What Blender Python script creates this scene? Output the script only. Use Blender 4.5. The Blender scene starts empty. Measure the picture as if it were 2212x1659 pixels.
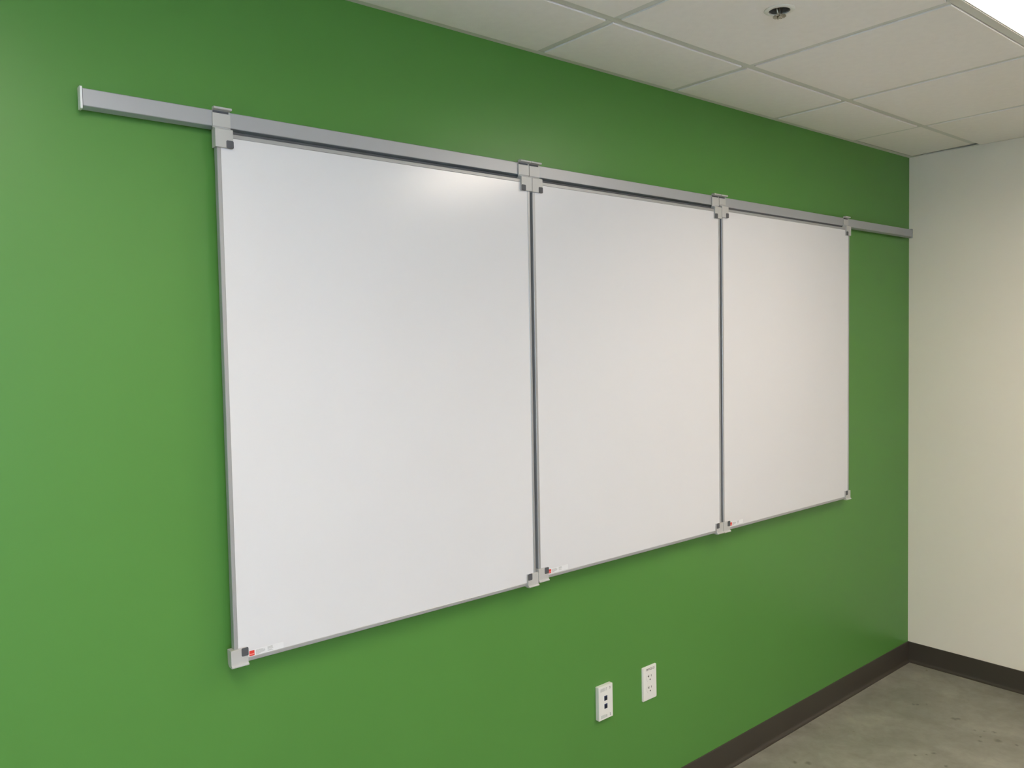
import bpy, bmesh, math, random
from mathutils import Vector, Matrix

# ------------------------------------------------------------------ clear
for blk in (bpy.data.objects, bpy.data.meshes, bpy.data.materials, bpy.data.lights, bpy.data.cameras, bpy.data.curves):
    for it in list(blk):
        blk.remove(it)
scene = bpy.context.scene
COL = scene.collection
random.seed(7)

# ------------------------------------------------------------------ camera
F_PX, IMG_W = 1756.45, 2212.0
cam_data = bpy.data.cameras.new('camera')
cam_data.sensor_fit = 'HORIZONTAL'
cam_data.sensor_width = 36.0
cam_data.lens = 36.0 * F_PX / IMG_W
cam_data.clip_start = 0.02
cam = bpy.data.objects.new('camera', cam_data)
COL.objects.link(cam)
_y, _p, _r = (math.radians(a) for a in (-39.9257, -3.01256, -1.30338))
_fw = Vector((-math.sin(_y) * math.cos(_p), math.cos(_y) * math.cos(_p), math.sin(_p)))
_rt = Vector((math.cos(_y), math.sin(_y), 0.0))
_up = _rt.cross(_fw)
_r2 = math.cos(_r) * _rt + math.sin(_r) * _up
_u2 = -math.sin(_r) * _rt + math.cos(_r) * _up
_m = Matrix((_r2, _u2, -_fw)).transposed().to_4x4()
_m.translation = Vector((-4.02191, -1.79364, 1.62892))
cam.matrix_world = _m
scene.camera = cam

# ------------------------------------------------------------------ world, exposure
LAMP_STRENGTH = 15.7      # glow of the diffuser face itself
RECESS = .075
LAMP_COLOR = (1.0, 0.885, 0.765)
DAY_STRENGTH = 15.0
DAY_COLOR = (0.50, 0.72, 1.0)
scene.view_settings.view_transform = 'Standard'
scene.view_settings.look = 'None'
scene.view_settings.gamma = 1.0
scene.view_settings.use_curve_mapping = False
scene.view_settings.exposure = 0.0
world = bpy.data.worlds.new('daylight')
scene.world = world
world.use_nodes = True
_bg = world.node_tree.nodes['Background']
_bg.inputs['Color'].default_value = (*DAY_COLOR, 1)
_bg.inputs['Strength'].default_value = DAY_STRENGTH

# ------------------------------------------------------------------ dimensions
H = 2.464            # underside of the ceiling grid
DECK = 2.78
X0, Y0 = -6.06, -4.24   # west wall, south wall
ROWS = [-0.3095 - 0.6032 * k for k in range(7)]
COLS = [-0.5758 - 0.6096 * k for k in range(9)]
TH = -0.00657        # the rail hangs a touch low on its right end


def s2l(c):
    return tuple(((v / 255) / 12.92 if v / 255 <= .04045 else ((v / 255 + .055) / 1.055) ** 2.4) for v in c)


# ------------------------------------------------------------------ materials
def new_mat(name):
    m = bpy.data.materials.new(name)
    m.use_nodes = True
    nt = m.node_tree
    return m, nt, nt.nodes['Principled BSDF']


def mat(name, color, rough=.5, metal=0.0, spec=.5, noise=0.0, nscale=6.0, bump=0.0, bscale=300.0, coat=0.0, coat_rough=.1):
    m, nt, b = new_mat(name)
    b.inputs['Base Color'].default_value = (*color, 1)
    b.inputs['Roughness'].default_value = rough
    b.inputs['Metallic'].default_value = metal
    b.inputs['Specular IOR Level'].default_value = spec
    b.inputs['Coat Weight'].default_value = coat
    b.inputs['Coat Roughness'].default_value = coat_rough
    tc = nt.nodes.new('ShaderNodeTexCoord')
    if noise > 0:
        n = nt.nodes.new('ShaderNodeTexNoise')
        n.inputs['Scale'].default_value = nscale
        n.inputs['Detail'].default_value = 4
        nt.links.new(tc.outputs['Object'], n.inputs['Vector'])
        r = nt.nodes.new('ShaderNodeValToRGB')
        r.color_ramp.elements[0].position = .3
        r.color_ramp.elements[1].position = .7
        r.color_ramp.elements[0].color = (*[c * (1 - noise) for c in color], 1)
        r.color_ramp.elements[1].color = (*[min(1, c * (1 + noise)) for c in color], 1)
        nt.links.new(n.outputs['Fac'], r.inputs['Fac'])
        nt.links.new(r.outputs['Color'], b.inputs['Base Color'])
    if bump > 0:
        n = nt.nodes.new('ShaderNodeTexNoise')
        n.inputs['Scale'].default_value = bscale
        n.inputs['Detail'].default_value = 3
        nt.links.new(tc.outputs['Object'], n.inputs['Vector'])
        bp = nt.nodes.new('ShaderNodeBump')
        bp.inputs['Strength'].default_value = bump
        bp.inputs['Distance'].default_value = .002
        nt.links.new(n.outputs['Fac'], bp.inputs['Height'])
        nt.links.new(bp.outputs['Normal'], b.inputs['Normal'])
    return m


M_GREEN = mat('green_wall_paint', (.085, .240, .046), rough=.37, spec=.36, noise=.02, nscale=1.5, bump=.05, bscale=220)
M_WHITE = mat('off_white_wall_paint', (.83, .765, .66), rough=.6, noise=.015, nscale=1.2, bump=.05, bscale=220)
M_TILE = mat('mineral_fibre_tile', (.90, .855, .82), rough=.95, spec=.1, noise=.015, nscale=40, bump=.25, bscale=260)
M_GRID = mat('grid_white_enamel', (.68, .67, .62), rough=.5)
M_DECK = mat('dark_plenum', (.035, .035, .035), rough=.9)
M_BASE = mat('brown_rubber_base', (.046, .038, .028), rough=.55, noise=.05, nscale=4)
M_BOARD = mat('whiteboard_enamel', (.665, .66, .675), rough=.20, spec=.7, noise=.012, nscale=2.0)
M_RAIL = mat('silver_rail_paint', (.385, .395, .415), rough=.42, metal=.35)
M_FRAME = mat('silver_frame', (.37, .375, .38), rough=.4, metal=.35)
M_CLIP = mat('silver_grey_plastic', (.455, .45, .435), rough=.33, spec=.5)
M_PAD_SHADE = mat('dark_rubber_and_shade', (.075, .078, .088), rough=.6)  # pad rubber, and the dark strips that stand in for shade
M_PLATE = mat('white_plastic', (.74, .73, .69), rough=.35)
M_DARK = mat('dark_slot', (.03, .025, .02), rough=.7)
M_JACK = mat('dark_blue_jack', (.012, .025, .11), rough=.4)
M_JACKIN = mat('black_jack_cavity', (.004, .006, .02), rough=.6)
M_INK = mat('grey_ink', (.13, .125, .115), rough=.7)
M_PALEINK = mat('pale_grey_ink', (.40, .40, .39), rough=.7)
M_LABEL = mat('pale_label_window', (.55, .56, .53), rough=.3)
M_STICKER = mat('sticker_white', (.69, .69, .70), rough=.5)
M_RED = mat('sticker_red', (.66, .040, .028), rough=.5)
M_PALERED = mat('sticker_pale_red', (.85, .30, .27), rough=.5)
M_TEXTGREY = mat('sticker_text_grey', (.42, .42, .42), rough=.6)
M_CHROME = mat('dull_chrome', (.40, .36, .29), rough=.3, metal=.9)
M_CUP = mat('grey_cup_metal', (.20, .20, .20), rough=.5, metal=.3)
M_CAP_DAYLIT = mat('daylit_end_cap_plastic', (.72, .73, .72), rough=.35)  # left cap only: daylight glare put into a paler colour
M_RING = mat('white_escutcheon', (.78, .76, .70), rough=.4)
M_HOUSING = mat('white_lamp_housing', (.6, .6, .58), rough=.5)
M_WINFRAME = mat('window_frame_paint', (.6, .6, .6), rough=.5)


def lamp_mat():
    m, nt, b = new_mat('lit_diffuser')
    b.inputs['Base Color'].default_value = (.8, .8, .8, 1)
    b.inputs['Emission Color'].default_value = (*LAMP_COLOR, 1)
    b.inputs['Emission Strength'].default_value = LAMP_STRENGTH
    return m


M_LAMP = lamp_mat()


def glass_mat():
    m = bpy.data.materials.new('window_glass')
    m.use_nodes = True
    nt = m.node_tree
    nt.nodes.clear()
    o = nt.nodes.new('ShaderNodeOutputMaterial')
    mx = nt.nodes.new('ShaderNodeMixShader')
    mx.inputs[0].default_value = .06
    t = nt.nodes.new('ShaderNodeBsdfTransparent')
    g = nt.nodes.new('ShaderNodeBsdfGlossy')
    g.inputs['Roughness'].default_value = .02
    nt.links.new(t.outputs[0], mx.inputs[1])
    nt.links.new(g.outputs[0], mx.inputs[2])
    nt.links.new(mx.outputs[0], o.inputs['Surface'])
    return m


M_GLASS = glass_mat()


def concrete_mat():
    m, nt, b = new_mat('polished_concrete')
    L = nt.links.new
    tc = nt.nodes.new('ShaderNodeTexCoord')

    def noise(scale, detail, dist=0.0, rough=.55):
        n = nt.nodes.new('ShaderNodeTexNoise')
        n.inputs['Scale'].default_value = scale
        n.inputs['Detail'].default_value = detail
        n.inputs['Distortion'].default_value = dist
        n.inputs['Roughness'].default_value = rough
        L(tc.outputs['Object'], n.inputs['Vector'])
        return n

    def ramp(src, stops):
        r = nt.nodes.new('ShaderNodeValToRGB')
        els = r.color_ramp.elements
        els[0].position, els[0].color = stops[0][0], (*stops[0][1], 1)
        els[1].position, els[1].color = stops[1][0], (*stops[1][1], 1)
        for p, c in stops[2:]:
            e = els.new(p)
            e.color = (*c, 1)
        L(src, r.inputs['Fac'])
        return r

    def mul(a, bb, fac=1.0):
        x = nt.nodes.new('ShaderNodeMix')
        x.data_type = 'RGBA'
        x.blend_type = 'MULTIPLY'
        x.inputs['Factor'].default_value = fac
        L(a, x.inputs['A'])
        L(bb, x.inputs['B'])
        return x.outputs['Result']

    big = ramp(noise(3.2, 6, .8).outputs['Fac'], [(.30, (.205, .195, .160)), (.62, (.30, .285, .235)), (.80, (.34, .32, .265))])
    mid = ramp(noise(22, 8, .4, .65).outputs['Fac'], [(.30, (.86, .86, .86)), (.65, (1.04, 1.04, 1.03))])
    c = mul(big.outputs['Color'], mid.outputs['Color'])
    # small dark pits and flecks gathered in drifts
    v = nt.nodes.new('ShaderNodeTexVoronoi')
    v.inputs['Scale'].default_value = 26
    v.inputs['Randomness'].default_value = 1
    wob = noise(60, 3)
    add = nt.nodes.new('ShaderNodeVectorMath')
    add.operation = 'MULTIPLY_ADD'
    L(wob.outputs['Color'], add.inputs[0])
    add.inputs[1].default_value = (.02, .02, .02)
    L(tc.outputs['Object'], add.inputs[2])
    L(add.outputs['Vector'], v.inputs['Vector'])
    patch = ramp(noise(2.6, 2).outputs['Fac'], [(.50, (0, 0, 0)), (.66, (.17, .17, .17))])
    lt = nt.nodes.new('ShaderNodeMath')
    lt.operation = 'LESS_THAN'
    L(v.outputs['Distance'], lt.inputs[0])
    L(patch.outputs['Color'], lt.inputs[1])
    fleck = nt.nodes.new('ShaderNodeMix')
    fleck.data_type = 'RGBA'
    L(lt.outputs[0], fleck.inputs['Factor'])
    fleck.inputs['A'].default_value = (1, 1, 1, 1)
    fleck.inputs['B'].default_value = (.62, .58, .50, 1)
    c = mul(c, fleck.outputs['Result'])
    # stains seen in the photograph, each at its own place on the slab: x, y, radius
    stains = [(-1.281, -.149, .011), (-1.249, -.186, .012), (-.476, -.405, .013), (-.463, -.418, .010), (-.461, -.232, .007), (-.452, -.243, .006),
              (-.545, -.596, .014), (-.895, -.542, .008), (-.895, -.429, .007), (-.86, -.455, .006), (-.83, -.47, .008),
              (-.52, -.50, .007), (-.50, -.53, .006), (-.56, -.54, .006), (-.60, -.55, .007), (-.42, -.27, .005), (-.48, -.56, .008), (-.53, -.66, .007)]
    for (x, y, r) in stains:
        d = nt.nodes.new('ShaderNodeVectorMath')
        d.operation = 'DISTANCE'
        L(add.outputs['Vector'], d.inputs[0])
        d.inputs[1].default_value = (x + .01, y + .01, .01)
        mr = nt.nodes.new('ShaderNodeMapRange')
        mr.inputs['From Min'].default_value = r * .45
        mr.inputs['From Max'].default_value = r * 1.3
        mr.inputs['To Min'].default_value = .60
        mr.inputs['To Max'].default_value = 1.0
        L(d.outputs['Value'], mr.inputs['Value'])
        c = mul(c, mr.outputs['Result'])
    L(c, b.inputs['Base Color'])
    rr = ramp(noise(9, 4).outputs['Fac'], [(.3, (.42, .42, .42)), (.7, (.60, .60, .60))])
    L(rr.outputs['Color'], b.inputs['Roughness'])
    b.inputs['Specular IOR Level'].default_value = .35
    return m


M_FLOOR = concrete_mat()


# ------------------------------------------------------------------ mesh helpers
def bm_box(bm, x0, x1, y0, y1, z0, z1, bev=0.0, seg=1):
    vs = [bm.verts.new((x, y, z)) for x in (x0, x1) for y in (y0, y1) for z in (z0, z1)]
    q = [(0, 1, 3, 2), (4, 6, 7, 5), (0, 4, 5, 1), (2, 3, 7, 6), (0, 2, 6, 4), (1, 5, 7, 3)]
    fs = [bm.faces.new([vs[i] for i in f]) for f in q]
    if bev > 0:
        es = list({e for f in fs for e in f.edges})
        bmesh.ops.bevel(bm, geom=es, offset=bev, segments=seg, affect='EDGES', profile=.5)


def bm_prism(bm, pts, axis, a, b, bev=0.0):
    """pts: 2-D outline; axis 'X': pts=(y,z) between x=a..b; 'Y': pts=(x,z) between y=a..b; 'Z': pts=(x,y)"""
    def mk(p, t):
        return {'X': (t, p[0], p[1]), 'Y': (p[0], t, p[1]), 'Z': (p[0], p[1], t)}[axis]
    A = [bm.verts.new(mk(p, a)) for p in pts]
    B = [bm.verts.new(mk(p, b)) for p in pts]
    n = len(pts)
    fs = [bm.faces.new(A), bm.faces.new(B[::-1])]
    for i in range(n):
        fs.append(bm.faces.new((A[i], B[i], B[(i + 1) % n], A[(i + 1) % n])))
    bmesh.ops.recalc_face_normals(bm, faces=fs)
    if bev > 0:
        es = [e for e in {e for f in fs for e in f.edges} if e.calc_face_angle(0) > .35]
        bmesh.ops.bevel(bm, geom=es, offset=bev, segments=2, affect='EDGES', profile=.5)
    return fs


def rrect(x0, x1, z0, z1, r, n=4):
    out = []
    for cx, cz, a0 in ((x1 - r, z1 - r, 0), (x0 + r, z1 - r, 90), (x0 + r, z0 + r, 180), (x1 - r, z0 + r, 270)):
        for k in range(n + 1):
            a = math.radians(a0 + 90 * k / n)
            out.append((cx + r * math.cos(a), cz + r * math.sin(a)))
    return out


def bm_lathe(bm, prof, n=40, cx=0.0, cy=0.0, close=False):
    rings = []
    for r, z in prof:
        rings.append([bm.verts.new((cx + r * math.cos(2 * math.pi * k / n), cy + r * math.sin(2 * math.pi * k / n), z)) for k in range(n)])
    prs = list(zip(rings[:-1], rings[1:]))
    if close:
        prs.append((rings[-1], rings[0]))
    fs = []
    for a, b in prs:
        for k in range(n):
            fs.append(bm.faces.new((a[k], a[(k + 1) % n], b[(k + 1) % n], b[k])))
    if not close:
        fs.append(bm.faces.new(rings[0]))
        fs.append(bm.faces.new(rings[-1][::-1]))
    bmesh.ops.recalc_face_normals(bm, faces=fs)
    return fs


def bm_tube(bm, pts, r, n=8):
    rings = []
    for i, p in enumerate(pts):
        p = Vector(p)
        d = (Vector(pts[min(i + 1, len(pts) - 1)]) - Vector(pts[max(i - 1, 0)])).normalized()
        u = d.orthogonal().normalized()
        if rings:
            u = (pu - d * pu.dot(d)).normalized()
        pu = u
        w = d.cross(u)
        rr = r[i] if isinstance(r, (list, tuple)) else r
        rings.append([bm.verts.new(p + rr * (math.cos(2 * math.pi * k / n) * u + math.sin(2 * math.pi * k / n) * w)) for k in range(n)])
    fs = []
    for a, b in zip(rings[:-1], rings[1:]):
        for k in range(n):
            fs.append(bm.faces.new((a[k], a[(k + 1) % n], b[(k + 1) % n], b[k])))
    fs += [bm.faces.new(rings[0]), bm.faces.new(rings[-1][::-1])]
    bmesh.ops.recalc_face_normals(bm, faces=fs)


def link(name, bm, m, parent=None, smooth=False):
    me = bpy.data.meshes.new(name)
    bmesh.ops.recalc_face_normals(bm, faces=bm.faces[:])
    bm.to_mesh(me)
    bm.free()
    for x in (m if isinstance(m, (list, tuple)) else [m]):
        me.materials.append(x)
    if smooth:
        for p in me.polygons:
            p.use_smooth = True
    o = bpy.data.objects.new(name, me)
    COL.objects.link(o)
    if parent is not None:
        o.parent = parent
    return o


def boxo(name, m, parent, x0, x1, y0, y1, z0, z1, bev=0.0, seg=1):
    bm = bmesh.new()
    bm_box(bm, x0, x1, y0, y1, z0, z1, bev, seg)
    return link(name, bm, m, parent)


def thing(name, label, cat, loc=(0, 0, 0), rot=(0, 0, 0), group=None):
    o = bpy.data.objects.new(name, None)
    o.empty_display_size = .05
    COL.objects.link(o)
    o.location = loc
    o.rotation_euler = rot
    o['label'] = label
    o['category'] = cat
    if group:
        o['group'] = group
    return o


def structure(o):
    o['kind'] = 'structure'
    return o


def text_mesh(name, txt, size, m, parent, x, y, z, squeeze=1.0):
    """flat lettering facing -Y, lower left corner at x, z"""
    cu = bpy.data.curves.new('lettering', 'FONT')
    cu.body = txt
    cu.size = size
    cu.offset = size * .035
    tmp = bpy.data.objects.new('lettering', cu)
    COL.objects.link(tmp)
    dg = bpy.context.evaluated_depsgraph_get()
    me = bpy.data.meshes.new_from_object(tmp.evaluated_get(dg))
    bpy.data.objects.remove(tmp)
    bpy.data.curves.remove(cu)
    for v in me.vertices:
        px, py = v.co.x, v.co.y
        v.co = (x + px * squeeze, y, z + py)
    me.materials.clear()
    me.materials.append(m)
    me.name = name
    o = bpy.data.objects.new(name, me)
    COL.objects.link(o)
    o.parent = parent
    return o


# ------------------------------------------------------------------ room shell
bm = bmesh.new()
bm_box(bm, X0 - .15, .15, Y0 - .15, .15, -.12, 0)
structure(link('floor', bm, M_FLOOR))

bm = bmesh.new()
bm_box(bm, X0 - .15, .15, 0, .12, 0, DECK)
structure(link('wall_north', bm, M_GREEN))
bm = bmesh.new()
bm_box(bm, 0, .12, Y0 - .15, 0, 0, DECK)
structure(link('wall_east', bm, M_WHITE))
# south wall with a window opening behind the viewer's left
WX0, WX1, WZ0, WZ1 = -5.75, -4.10, .85, 2.20
bm = bmesh.new()
bm_box(bm, X0 - .15, WX0, Y0 - .12, Y0, 0, DECK)
bm_box(bm, WX1, 0, Y0 - .12, Y0, 0, DECK)
bm_box(bm, WX0, WX1, Y0 - .12, Y0, 0, WZ0)
bm_box(bm, WX0, WX1, Y0 - .12, Y0, WZ1, DECK)
structure(link('wall_south', bm, M_WHITE))
bm = bmesh.new()
bm_box(bm, X0 - .12, X0, Y0, 0, 0, DECK)
structure(link('wall_west', bm, M_WHITE))
win = bpy.data.objects.new('window_1', None)
COL.objects.link(win)
win.location = ((WX0 + WX1) / 2, Y0 - .06, WZ0)
structure(win)
hw, hh = (WX1 - WX0) / 2, WZ1 - WZ0
bm = bmesh.new()
bm_box(bm, -hw, hw, -.03, .03, 0, .05)
bm_box(bm, -hw, hw, -.03, .03, hh - .05, hh)
for xx in (-hw, -.025, hw - .05):
    bm_box(bm, xx, xx + .05, -.03, .03, .05, hh - .05)
link('window_frame', bm, M_WINFRAME, win)
for a, b in ((-hw + .05, -.025), (.025, hw - .05)):
    boxo('pane', M_GLASS, win, a, b, -.002, .002, .05, hh - .05)

# rubber cove base: flat face, short curved toe
BH, BT, BTOE = .1004, .0032, .0145
prof = [(0, 0), (0, BH), (BT * .6, BH), (BT, BH - .0015), (BT, .0150)]
for k in range(1, 6):
    a = math.radians(90 * k / 5)
    prof.append((BT + (BTOE - BT) * (1 - math.cos(a)), .0150 - .0130 * math.sin(a)))
prof += [(BTOE, 0)]
bm = bmesh.new()
bm_prism(bm, [(-p[0], p[1]) for p in prof], 'X', X0, -BT)
structure(link('baseboard_north', bm, M_BASE))
bm = bmesh.new()
bm_prism(bm, [(-p[0], p[1]) for p in prof], 'Y', Y0, -.0001)
structure(link('baseboard_east', bm, M_BASE))

# ------------------------------------------------------------------ suspended ceiling
bm = bmesh.new()
bm_box(bm, X0 - .12, .12, Y0 - .12, .12, DECK, DECK + .1)
ceiling = structure(link('ceiling', bm, M_DECK))

LAMPS = {(2, 2), (6, 2), (4, 5)}     # (column cell, first row cell): each light fills two cells along y
LAMP_CELLS = {(c, r + k) for c, r in LAMPS for k in (0, 1)}
FL, ANG = .012, .022
for i, y in enumerate(ROWS):
    x1 = -.060 if i == 0 else -.024
    cuts = sorted((COLS[c], COLS[c - 1]) for c, r in LAMPS if r == i)
    a = X0 + .001
    for (ca, cb) in cuts + [(x1, None)]:
        b = ca
        bm = bmesh.new()
        bm_box(bm, a, b, y - FL, y + FL, H, H + .0012)
        bm_box(bm, a, b, y - .0008, y + .0008, H + .0012, H + .038)
        link('main_tee', bm, M_GRID, ceiling)
        a = cb
ys = [0.0] + ROWS + [Y0]
for x in COLS:
    for a, b in zip(ys[:-1], ys[1:]):
        ya = a - (FL if a != 0 else .0235)
        yb = b + (FL if b != Y0 else .0235)
        bm = bmesh.new()
        bm_box(bm, x - FL, x + FL, yb + .0004, ya - .0004, H, H + .0012)
        bm_box(bm, x - .0008, x + .0008, yb + .0004, ya - .0004, H + .0012, H + .030)
        link('cross_tee', bm, M_GRID, ceiling)
for nm, pts, ax, a, b in (
        ('wall_angle', [(0, H), (-ANG, H), (-ANG, H + .0012), (-.0012, H + .0012), (-.0012, H + .022), (0, H + .022)], 'X', X0, 0),
        ('wall_angle', [(Y0, H), (Y0 + ANG, H), (Y0 + ANG, H + .0012), (Y0 + .0012, H + .0012), (Y0 + .0012, H + .022), (Y0, H + .022)], 'X', X0, 0),
        ('wall_angle', [(0, H), (-ANG, H), (-ANG, H + .0012), (-.0012, H + .0012), (-.0012, H + .022), (0, H + .022)], 'Y', Y0 + ANG, -ANG),
        ('wall_angle', [(X0, H), (X0 + ANG, H), (X0 + ANG, H + .0012), (X0 + .0012, H + .0012), (X0 + .0012, H + .022), (X0, H + .022)], 'Y', Y0 + ANG, -ANG)):
    bm = bmesh.new()
    bm_prism(bm, pts, ax, a, b)
    link(nm, bm, M_GRID, ceiling)

SPRK = (3, 1)
xs = [0.0] + COLS + [X0]
DROP, INS = .0035, .0143
SX, SY = -2.109, -.611
full = None
for ci in range(len(xs) - 1):
    for ri in range(len(ys) - 1):
        if (ci, ri) in LAMP_CELLS:
            continue
        xa, xb = xs[ci + 1], xs[ci]
        ya, yb = ys[ri + 1], ys[ri]
        xb2 = xb - (INS if ci else .0245)
        xa2 = xa + (INS if ci < len(xs) - 2 else .0245)
        yb2 = yb - (INS if ri else .0245)
        ya2 = ya + (INS if ri < len(ys) - 2 else .0245)
        cx, cy = (xa2 + xb2) / 2, (ya2 + yb2) / 2
        hx, hy = (xb2 - xa2) / 2, (yb2 - ya2) / 2
        if (ci, ri) == SPRK:
            bm = bmesh.new()
            o1 = [bm.verts.new((sx * hx, sy * hy, 0)) for sx, sy in ((-1, -1), (1, -1), (1, 1), (-1, 1))]
            c1 = [bm.verts.new((SX - cx + .029 * math.cos(2 * math.pi * k / 32), SY - cy + .029 * math.sin(2 * math.pi * k / 32), 0)) for k in range(32)]
            es = [bm.edges.new((L_[k], L_[(k + 1) % len(L_)])) for L_ in (o1, c1) for k in range(len(L_))]
            bmesh.ops.triangle_fill(bm, edges=es, use_beauty=True)
            g = bmesh.ops.extrude_face_region(bm, geom=bm.faces[:])
            bmesh.ops.translate(bm, vec=(0, 0, DROP + .012), verts=[v for v in g['geom'] if isinstance(v, bmesh.types.BMVert)])
            t = link('tile', bm, M_TILE, ceiling)
        elif ci == 0 and ri == 0:
            # the cut tile in the corner stops short of the white wall
            bm = bmesh.new()
            bm_prism(bm, [(-hx, -hy), (hx - .022, -hy), (hx - .002, hy), (-hx, hy)], 'Z', 0, DROP + .012)
            t = link('tile', bm, M_TILE, ceiling)
        elif 0 < ci < len(xs) - 2 and 0 < ri < len(ys) - 2:
            if full is None:
                bm = bmesh.new()
                bm_box(bm, -hx, hx, -hy, hy, 0, DROP + .012, .0008)
                full = link('tile', bm, M_TILE, ceiling)
                t = full
            else:
                t = full.copy()
                COL.objects.link(t)
        else:
            bm = bmesh.new()
            bm_box(bm, -hx, hx, -hy, hy, 0, DROP + .012, .0008)
            t = link('tile', bm, M_TILE, ceiling)
        t.parent = ceiling
        t.location = (cx, cy, H - DROP + (.0047 if (ci, ri) == (0, 0) else 0))

# ceiling troffers
lamp_labels = {
    (2, 2): 'long white recessed ceiling light with glowing diffuser beside the sprinkler tile',
    (6, 2): 'long recessed ceiling light overhead near the green wall, outside the picture',
    (4, 5): 'long recessed ceiling light at the back of the room behind the viewer',
    (6, 5): 'long recessed ceiling light in the back corner behind the viewer'}
for (ci, ri) in sorted(LAMPS):
    xa, xb, ya, yb = xs[ci + 1] + FL, xs[ci] - FL, ys[ri + 2] + FL, ys[ri] - FL
    cx, cy = (xa + xb) / 2, (ya + yb) / 2
    hx, hy = (xb - xa) / 2 + .008, (yb - ya) / 2 + .008
    t = thing('ceiling_light', lamp_labels[(ci, ri)], 'ceiling light', (cx, cy, H + .0014), group='long lights in the ceiling grid')
    bm = bmesh.new()
    for (a, b, c, d) in ((-hx, hx, -hy, -hy + .012), (-hx, hx, hy - .012, hy), (-hx, -hx + .012, -hy + .012, hy - .012), (hx - .012, hx, -hy + .012, hy - .012)):
        bm_box(bm, a, b, c, d, 0, .10)
    bm_box(bm, -hx, hx, -hy, hy, .10, .11)
    link('housing', bm, M_HOUSING, t)
    boxo('diffuser', M_LAMP, t, -hx + .012, hx - .012, -hy + .012, hy - .012, RECESS, RECESS + .004)

# ------------------------------------------------------------------ sprinkler
t = thing('fire_sprinkler', 'dull metal pendent fire sprinkler in a round white escutcheon in ceiling tile', 'sprinkler', (SX - .004, SY - .003, H - DROP))
bm = bmesh.new()
bm_lathe(bm, [(.0264, -.0030), (.0272, -.0038), (.0372, -.0014), (.0382, 0), (.0264, 0)], 48, close=True)
link('escutcheon', bm, M_RING, t, True)
bm = bmesh.new()
bm_lathe(bm, [(.0252, .001), (.0260, .001), (.0260, .045), (0.002, .046), (0.002, .044), (.0252, .0435)], 40, close=True)
link('cup', bm, M_CUP, t)
bm = bmesh.new()
bm_lathe(bm, [(.0125, .044), (.0125, .022), (.0105, .020), (.0105, .017), (.0065, .015)], 24)
link('body', bm, M_CHROME, t, True)
for s in (-1, 1):
    bm = bmesh.new()
    bm_tube(bm, [(s * .0085, 0, .018), (s * .0118, 0, .010), (s * .0117, 0, -.002), (s * .007, 0, -.012), (s * .002, 0, -.0165)], [.0024, .0022, .0020, .0022, .0030], 10)
    link('frame_arm', bm, M_CHROME, t, True)
bm = bmesh.new()
bm_lathe(bm, [(.0012, .016), (.0021, .010), (.0021, -.009), (.0012, -.014)], 12)
link('glass_bulb', bm, M_CHROME, t, True)
bm = bmesh.new()
bm_lathe(bm, [(.0022, -.0135), (.0056, -.0145), (.0064, -.0185), (.0040, -.0215), (.001, -.0220)], 20)
link('boss', bm, M_CHROME, t, True)
bm = bmesh.new()
NT = 12
for k in range(NT):
    a0, a1 = 2 * math.pi * (k + .10) / NT, 2 * math.pi * (k + .90) / NT
    pts = [(.004 * math.cos(2 * math.pi * k / NT), .004 * math.sin(2 * math.pi * k / NT)),
           (.009 * math.cos(a0), .009 * math.sin(a0)), (.0165 * math.cos(a0 + .06), .0165 * math.sin(a0 + .06)),
           (.0165 * math.cos(a1 - .06), .0165 * math.sin(a1 - .06)), (.009 * math.cos(a1), .009 * math.sin(a1)),
           (.004 * math.cos(2 * math.pi * (k + 1) / NT), .004 * math.sin(2 * math.pi * (k + 1) / NT))]
    bm_prism(bm, pts, 'Z', -.0175, -.0160)
link('deflector', bm, M_CHROME, t)

# ------------------------------------------------------------------ rail along the green wall
def Q(s, y, z):
    return Vector((s - TH * (z - 1.6), y, z + TH * (s + 1.8)))


ROT = (0, -TH, 0)
RZ0, RZ1, RD = 2.0936, 2.1275, .0340
RXL, RXR = -3.6228, -.0480
rail = thing('wall_rail', 'long silver metal hanging rail across the green wall above three whiteboards', 'rail', Q(RXL, 0, RZ0), ROT)
rl, rh = RXR - RXL, RZ1 - RZ0
bm = bmesh.new()
bm_prism(bm, [(-.0165, -.0042), (-RD + .0010, 0), (-RD, .0012), (-RD, rh - .0014), (-RD + .0014, rh), (-.0165, rh)], 'X', 0, rl)
link('rail_body', bm, M_RAIL, rail)
bm = bmesh.new()
bm_box(bm, .05, rl - .002, -.0170, -.0004, .004, rh - .004)
link('wall_bracket', bm, M_RAIL, rail)
for xa, xb in ((-.0052, -.0012), (rl + .0002, rl + .0042)):
    bm = bmesh.new()
    bm_prism(bm, rrect(-RD - .0015, -.0155, -.0065, rh + .0035, .003, 3), 'X', xa, xb)
    link('end_cap', bm, M_CAP_DAYLIT if xa < 0 else M_RAIL, rail)
boxo('end_gasket', M_DARK, rail, -.0012, 0, -RD + .001, -.018, -.001, rh - .001)

# ------------------------------------------------------------------ whiteboards
FT = .0090


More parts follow.
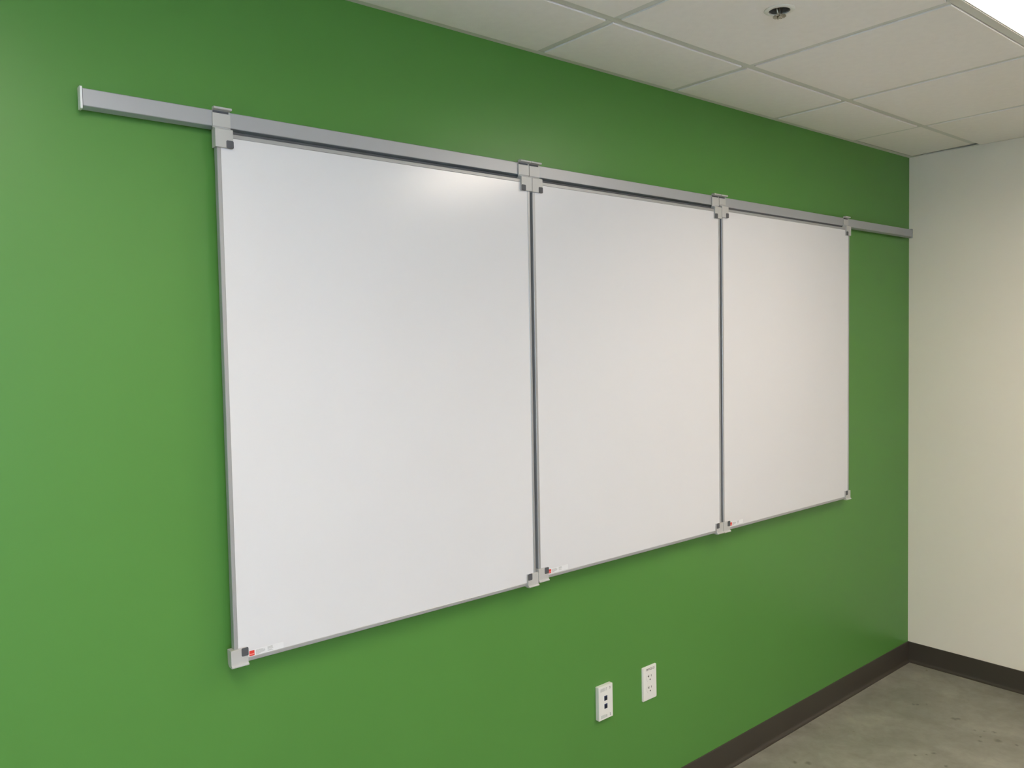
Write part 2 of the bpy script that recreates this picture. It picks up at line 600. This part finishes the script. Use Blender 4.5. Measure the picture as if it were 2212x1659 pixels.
def frame_bar(bm, L_, side, W_, Hh_):
    pr = [(0, .0295), (0, .0438), (.0012, .0450), (.0080, .0450), (FT, .0443), (FT, .0295)]
    A, B = [], []
    for w, d in pr:
        if side == 'left':
            A.append((w, -d, w)); B.append((w, -d, Hh_ - w))
        elif side == 'right':
            A.append((W_ - w, -d, w)); B.append((W_ - w, -d, Hh_ - w))
        elif side == 'bottom':
            A.append((w, -d, w)); B.append((W_ - w, -d, w))
        else:
            A.append((w, -d, Hh_ - w)); B.append((W_ - w, -d, Hh_ - w))
    va = [bm.verts.new(p) for p in A]
    vb = [bm.verts.new(p) for p in B]
    n = len(va)
    bm.faces.new(va)
    bm.faces.new(vb[::-1])
    for i in range(n):
        bm.faces.new((va[i], vb[i], vb[(i + 1) % n], va[(i + 1) % n]))


CLIP_W = .0385
TOP_PROF = [(-.0295, -.0318), (-.0492, -.0318), (-.0500, -.0310), (-.0500, .0062), (-.0494, .0072), (-.0410, .0104), (-.0366, .0112),
            (-.0366, .0132), (-.0380, .0146), (-.0380, .0416), (-.0374, .0426), (-.0356, .0430), (-.0356, .0474), (-.0372, .0484),
            (-.0474, .0488), (-.0484, .0500), (-.0482, .0526), (-.0464, .0541), (-.0360, .0541), (-.0346, .0532)]
BOT_PROF = [(-.0290, .0335), (-.0492, .0335), (-.0500, .0327), (-.0500, .0030), (-.0506, .0006), (-.0535, -.0008), (-.0548, -.0022),
            (-.0546, -.0040), (-.0525, -.0052), (-.0400, -.0052), (-.0355, -.0042), (-.0318, -.0015), (-.0296, .0025), (-.0290, .0060)]


def whiteboard(a, b, zt, zb, stick, label, lx=0.0):
    W_, Hh_ = b - a, zt - zb
    t = thing('whiteboard', label, 'whiteboard', Q(a, 0, zb), ROT, 'three whiteboards hung on the rail')
    boxo('writing_surface', M_BOARD, t, FT - .001, W_ - FT + .001, -.0437, -.0300, FT - .001, Hh_ - FT + .001)
    for side in ('left', 'right', 'bottom', 'top'):
        bm = bmesh.new()
        frame_bar(bm, 0, side, W_, Hh_)
        link('frame_bar', bm, M_FRAME, t)
    boxo('top_gap_shade', M_PAD_SHADE, t, .036, W_ - .036, -.0310, -.0296, Hh_ - .001, min(Hh_ + .0085, Hh_ + RZ0 - zt + .0005))  # dark strip added as the shade in the gap under the rail
    rail_top = (RZ1 - zt) + .0004     # where the hook must pass over the rail
    for right in (False, True):
        x0 = (-.0042 if not right else W_ + .0042 - CLIP_W)
        lift = rail_top - .0487      # the upper plate reaches just past the top of the rail
        prof = [(p[0], p[1] + Hh_ + (lift if p[1] > .02 else 0)) for p in TOP_PROF]
        # inside of the hook: down the back of the upper plate, clear of the rail
        prof += [(-.0343, .0085 + Hh_), (-.0295, .0060 + Hh_)]
        bm = bmesh.new()
        bm_prism(bm, prof, 'X', x0, x0 + CLIP_W)
        c = link('hanger_clip', bm, M_CLIP, t)
        boxo('grip_shade', M_PAD_SHADE, c, x0 + .0012, x0 + CLIP_W - .0030, -.0360, -.0350, Hh_ + lift + .0432, Hh_ + lift + .0478)  # shade of the recess under the lip, put in as a dark strip
        px = x0 + CLIP_W - .0150 if not right else x0 - .0006
        bm = bmesh.new()
        bm_prism(bm, rrect(px, px + .0156, Hh_ - .0325, Hh_ - .0160, .0026), 'Y', -.0498, -.0508)
        link('pad', bm, M_PAD_SHADE, c)
        xb = (-.0042 + lx if not right else W_ + .0042 - CLIP_W)
        bm = bmesh.new()
        bm_prism(bm, BOT_PROF, 'X', xb, xb + CLIP_W)
        c = link('corner_cap', bm, M_CLIP, t)
        px = xb + CLIP_W - .0150 if not right else xb - .0006
        bm = bmesh.new()
        bm_prism(bm, rrect(px, px + .0156, .0160, .0345, .0026), 'Y', -.0498, -.0508)
        link('pad', bm, M_PAD_SHADE, c)
    # small product sticker beside the lower left corner: red square and rows of tiny grey print
    rx, rz = stick
    r = random.Random(3)
    bm = bmesh.new()
    bm_prism(bm, rrect(rx - .0135, rx + .0690, rz - .0010, rz + .0130, .0012, 2), 'Y', -.0436, -.0439)
    st = link('sticker', bm, M_STICKER, t)
    boxo('red_square', M_RED, st, rx - .0118, rx, -.0441, -.0439, rz, rz + .0118)
    bm = bmesh.new()
    x = rx - .0112
    for w in (.0016, .0020, .0018, .0020, .0016):
        bm_box(bm, x, x + w, -.0442, -.0441, rz + .0026, rz + .0050)
        x += w + .00035
    link('pale_lettering', bm, M_PALERED, st)
    bm = bmesh.new()
    for k in range(7):
        z = rz + .0108 - k * .0016
        x = rx + .0036
        end = rx + (.0200, .0240, .0250, .0250, .0235, .0150, .0110)[k]
        while x < end - .0005:
            w = min(r.uniform(.0012, .0034), end - x)
            bm_box(bm, x, x + w, -.0440, -.0439, z - .00105, z)
            x += w + .0005
    for k in range(6):
        z = rz + .0118 - k * (.0016 if k < 4 else .00185)
        x = rx + .0308
        end = rx + (.0430, .0425, .0430, .0440, .0410, .0432)[k]
        while x < end - .0005:
            w = min(r.uniform(.0012, .0034), end - x)
            bm_box(bm, x, x + w, -.0440, -.0439, z - .00105, z)
            x += w + .0005
    link('small_print', bm, M_TEXTGREY, st)
    return t


whiteboard(-3.3687, -2.4793, 2.0792, .9202, (.0458, .0100), 'largest looking whiteboard at left end of the three, nearest the viewer', lx=-.005)
whiteboard(-2.4690, -1.5834, 2.0785, .9270, (.0500, .0125), 'middle whiteboard hung between the other two on the silver rail')
whiteboard(-1.5728, -.6648, 2.0845, .9256, (.0549, .0137), 'whiteboard nearest the white wall, at right end of the three')

# ------------------------------------------------------------------ outlet
OX, OZ, OW, OH = -1.98123, .40207, .0723, .1166
t = thing('wall_outlet', 'flat white duplex power outlet plate on green wall, right of the data box', 'outlet', (OX, 0, OZ))
bm = bmesh.new()
bm_prism(bm, rrect(0, OW, 0, OH, .004), 'Y', 0, -.0035)
bm_prism(bm, rrect(.0028, OW - .0028, .0028, OH - .0028, .004), 'Y', -.0034, -.0058)
link('cover_plate', bm, M_PLATE, t)
for zc in (OH / 2 + .0195, OH / 2 - .0195):
    pts = []
    for k in range(33):
        a = 2 * math.pi * k / 32
        pts.append((OW / 2 + .0172 * math.cos(a), zc + max(-.0145, min(.0145, .0172 * math.sin(a)))))
    pts = [p for i, p in enumerate(pts[:-1]) if i == 0 or (abs(p[0] - pts[i - 1][0]) + abs(p[1] - pts[i - 1][1])) > 1e-5]
    bm = bmesh.new()
    bm_prism(bm, pts, 'Y', -.0050, -.0069)
    rc = link('receptacle', bm, M_PLATE, t)
    xc = OW / 2
    bm = bmesh.new()
    bm_box(bm, xc - .0075, xc - .0053, -.0072, -.0066, zc + .0010, zc + .0090)
    bm_box(bm, xc - .0120, xc - .0075, -.0072, -.0066, zc + .0034, zc + .0060)
    link('slot', bm, M_DARK, rc)
    boxo('slot', M_DARK, rc, xc + .0054, xc + .0072, -.0072, -.0066, zc + .0015, zc + .0085)
    bm = bmesh.new()
    bm_prism(bm, [(xc + .0025 * math.cos(2 * math.pi * k / 12), zc - .0072 + .0026 * math.sin(2 * math.pi * k / 12)) for k in range(12)], 'Y', -.0066, -.0072)
    link('ground_hole', bm, M_DARK, rc)
text_mesh('printed_label', 'PPTC2-13', .0098, M_INK, t, .0180, -.00592, OH - .0145, 1.02)

# ------------------------------------------------------------------ data box
QX, QZ, QW, QH, QD = -2.20306, .41091, .06474, .10941, .0151
t = thing('data_box', 'raised white surface box with two dark blue network jacks on green wall', 'data box', (QX, 0, QZ))
bm = bmesh.new()
bm_box(bm, 0, QW, -QD, 0, 0, QH, .0014, 2)
link('box_body', bm, M_PLATE, t)
for zc in (.0684, .0422):
    bm = bmesh.new()
    bm_box(bm, .0250, .0392, -QD - .0006, -QD + .004, zc - .0077, zc + .0077, .0004)
    j = link('network_jack', bm, M_JACK, t)
    bm = bmesh.new()
    bm_box(bm, .0266, .0376, -QD - .0009, -QD - .0005, zc - .0062, zc + .0030)
    bm_box(bm, .0290, .0352, -QD - .0009, -QD - .0005, zc + .0030, zc + .0048)
    link('jack_opening', bm, M_JACKIN, j)
for z0, n1, n2 in ((.0925, '17', '2'), (.0055, '18', '2')):
    w = boxo('label_window', M_LABEL, t, .0085, .0270, -QD - .0003, -QD + .001, z0, z0 + .0105)
    text_mesh('printed_number', n1, .0125, M_PALEINK, t, .0268, -QD - .0003, z0 + .0008, .85)
    text_mesh('printed_number', n2, .0098, M_INK, t, .0490, -QD - .0003, z0 + .0022, 1.0)
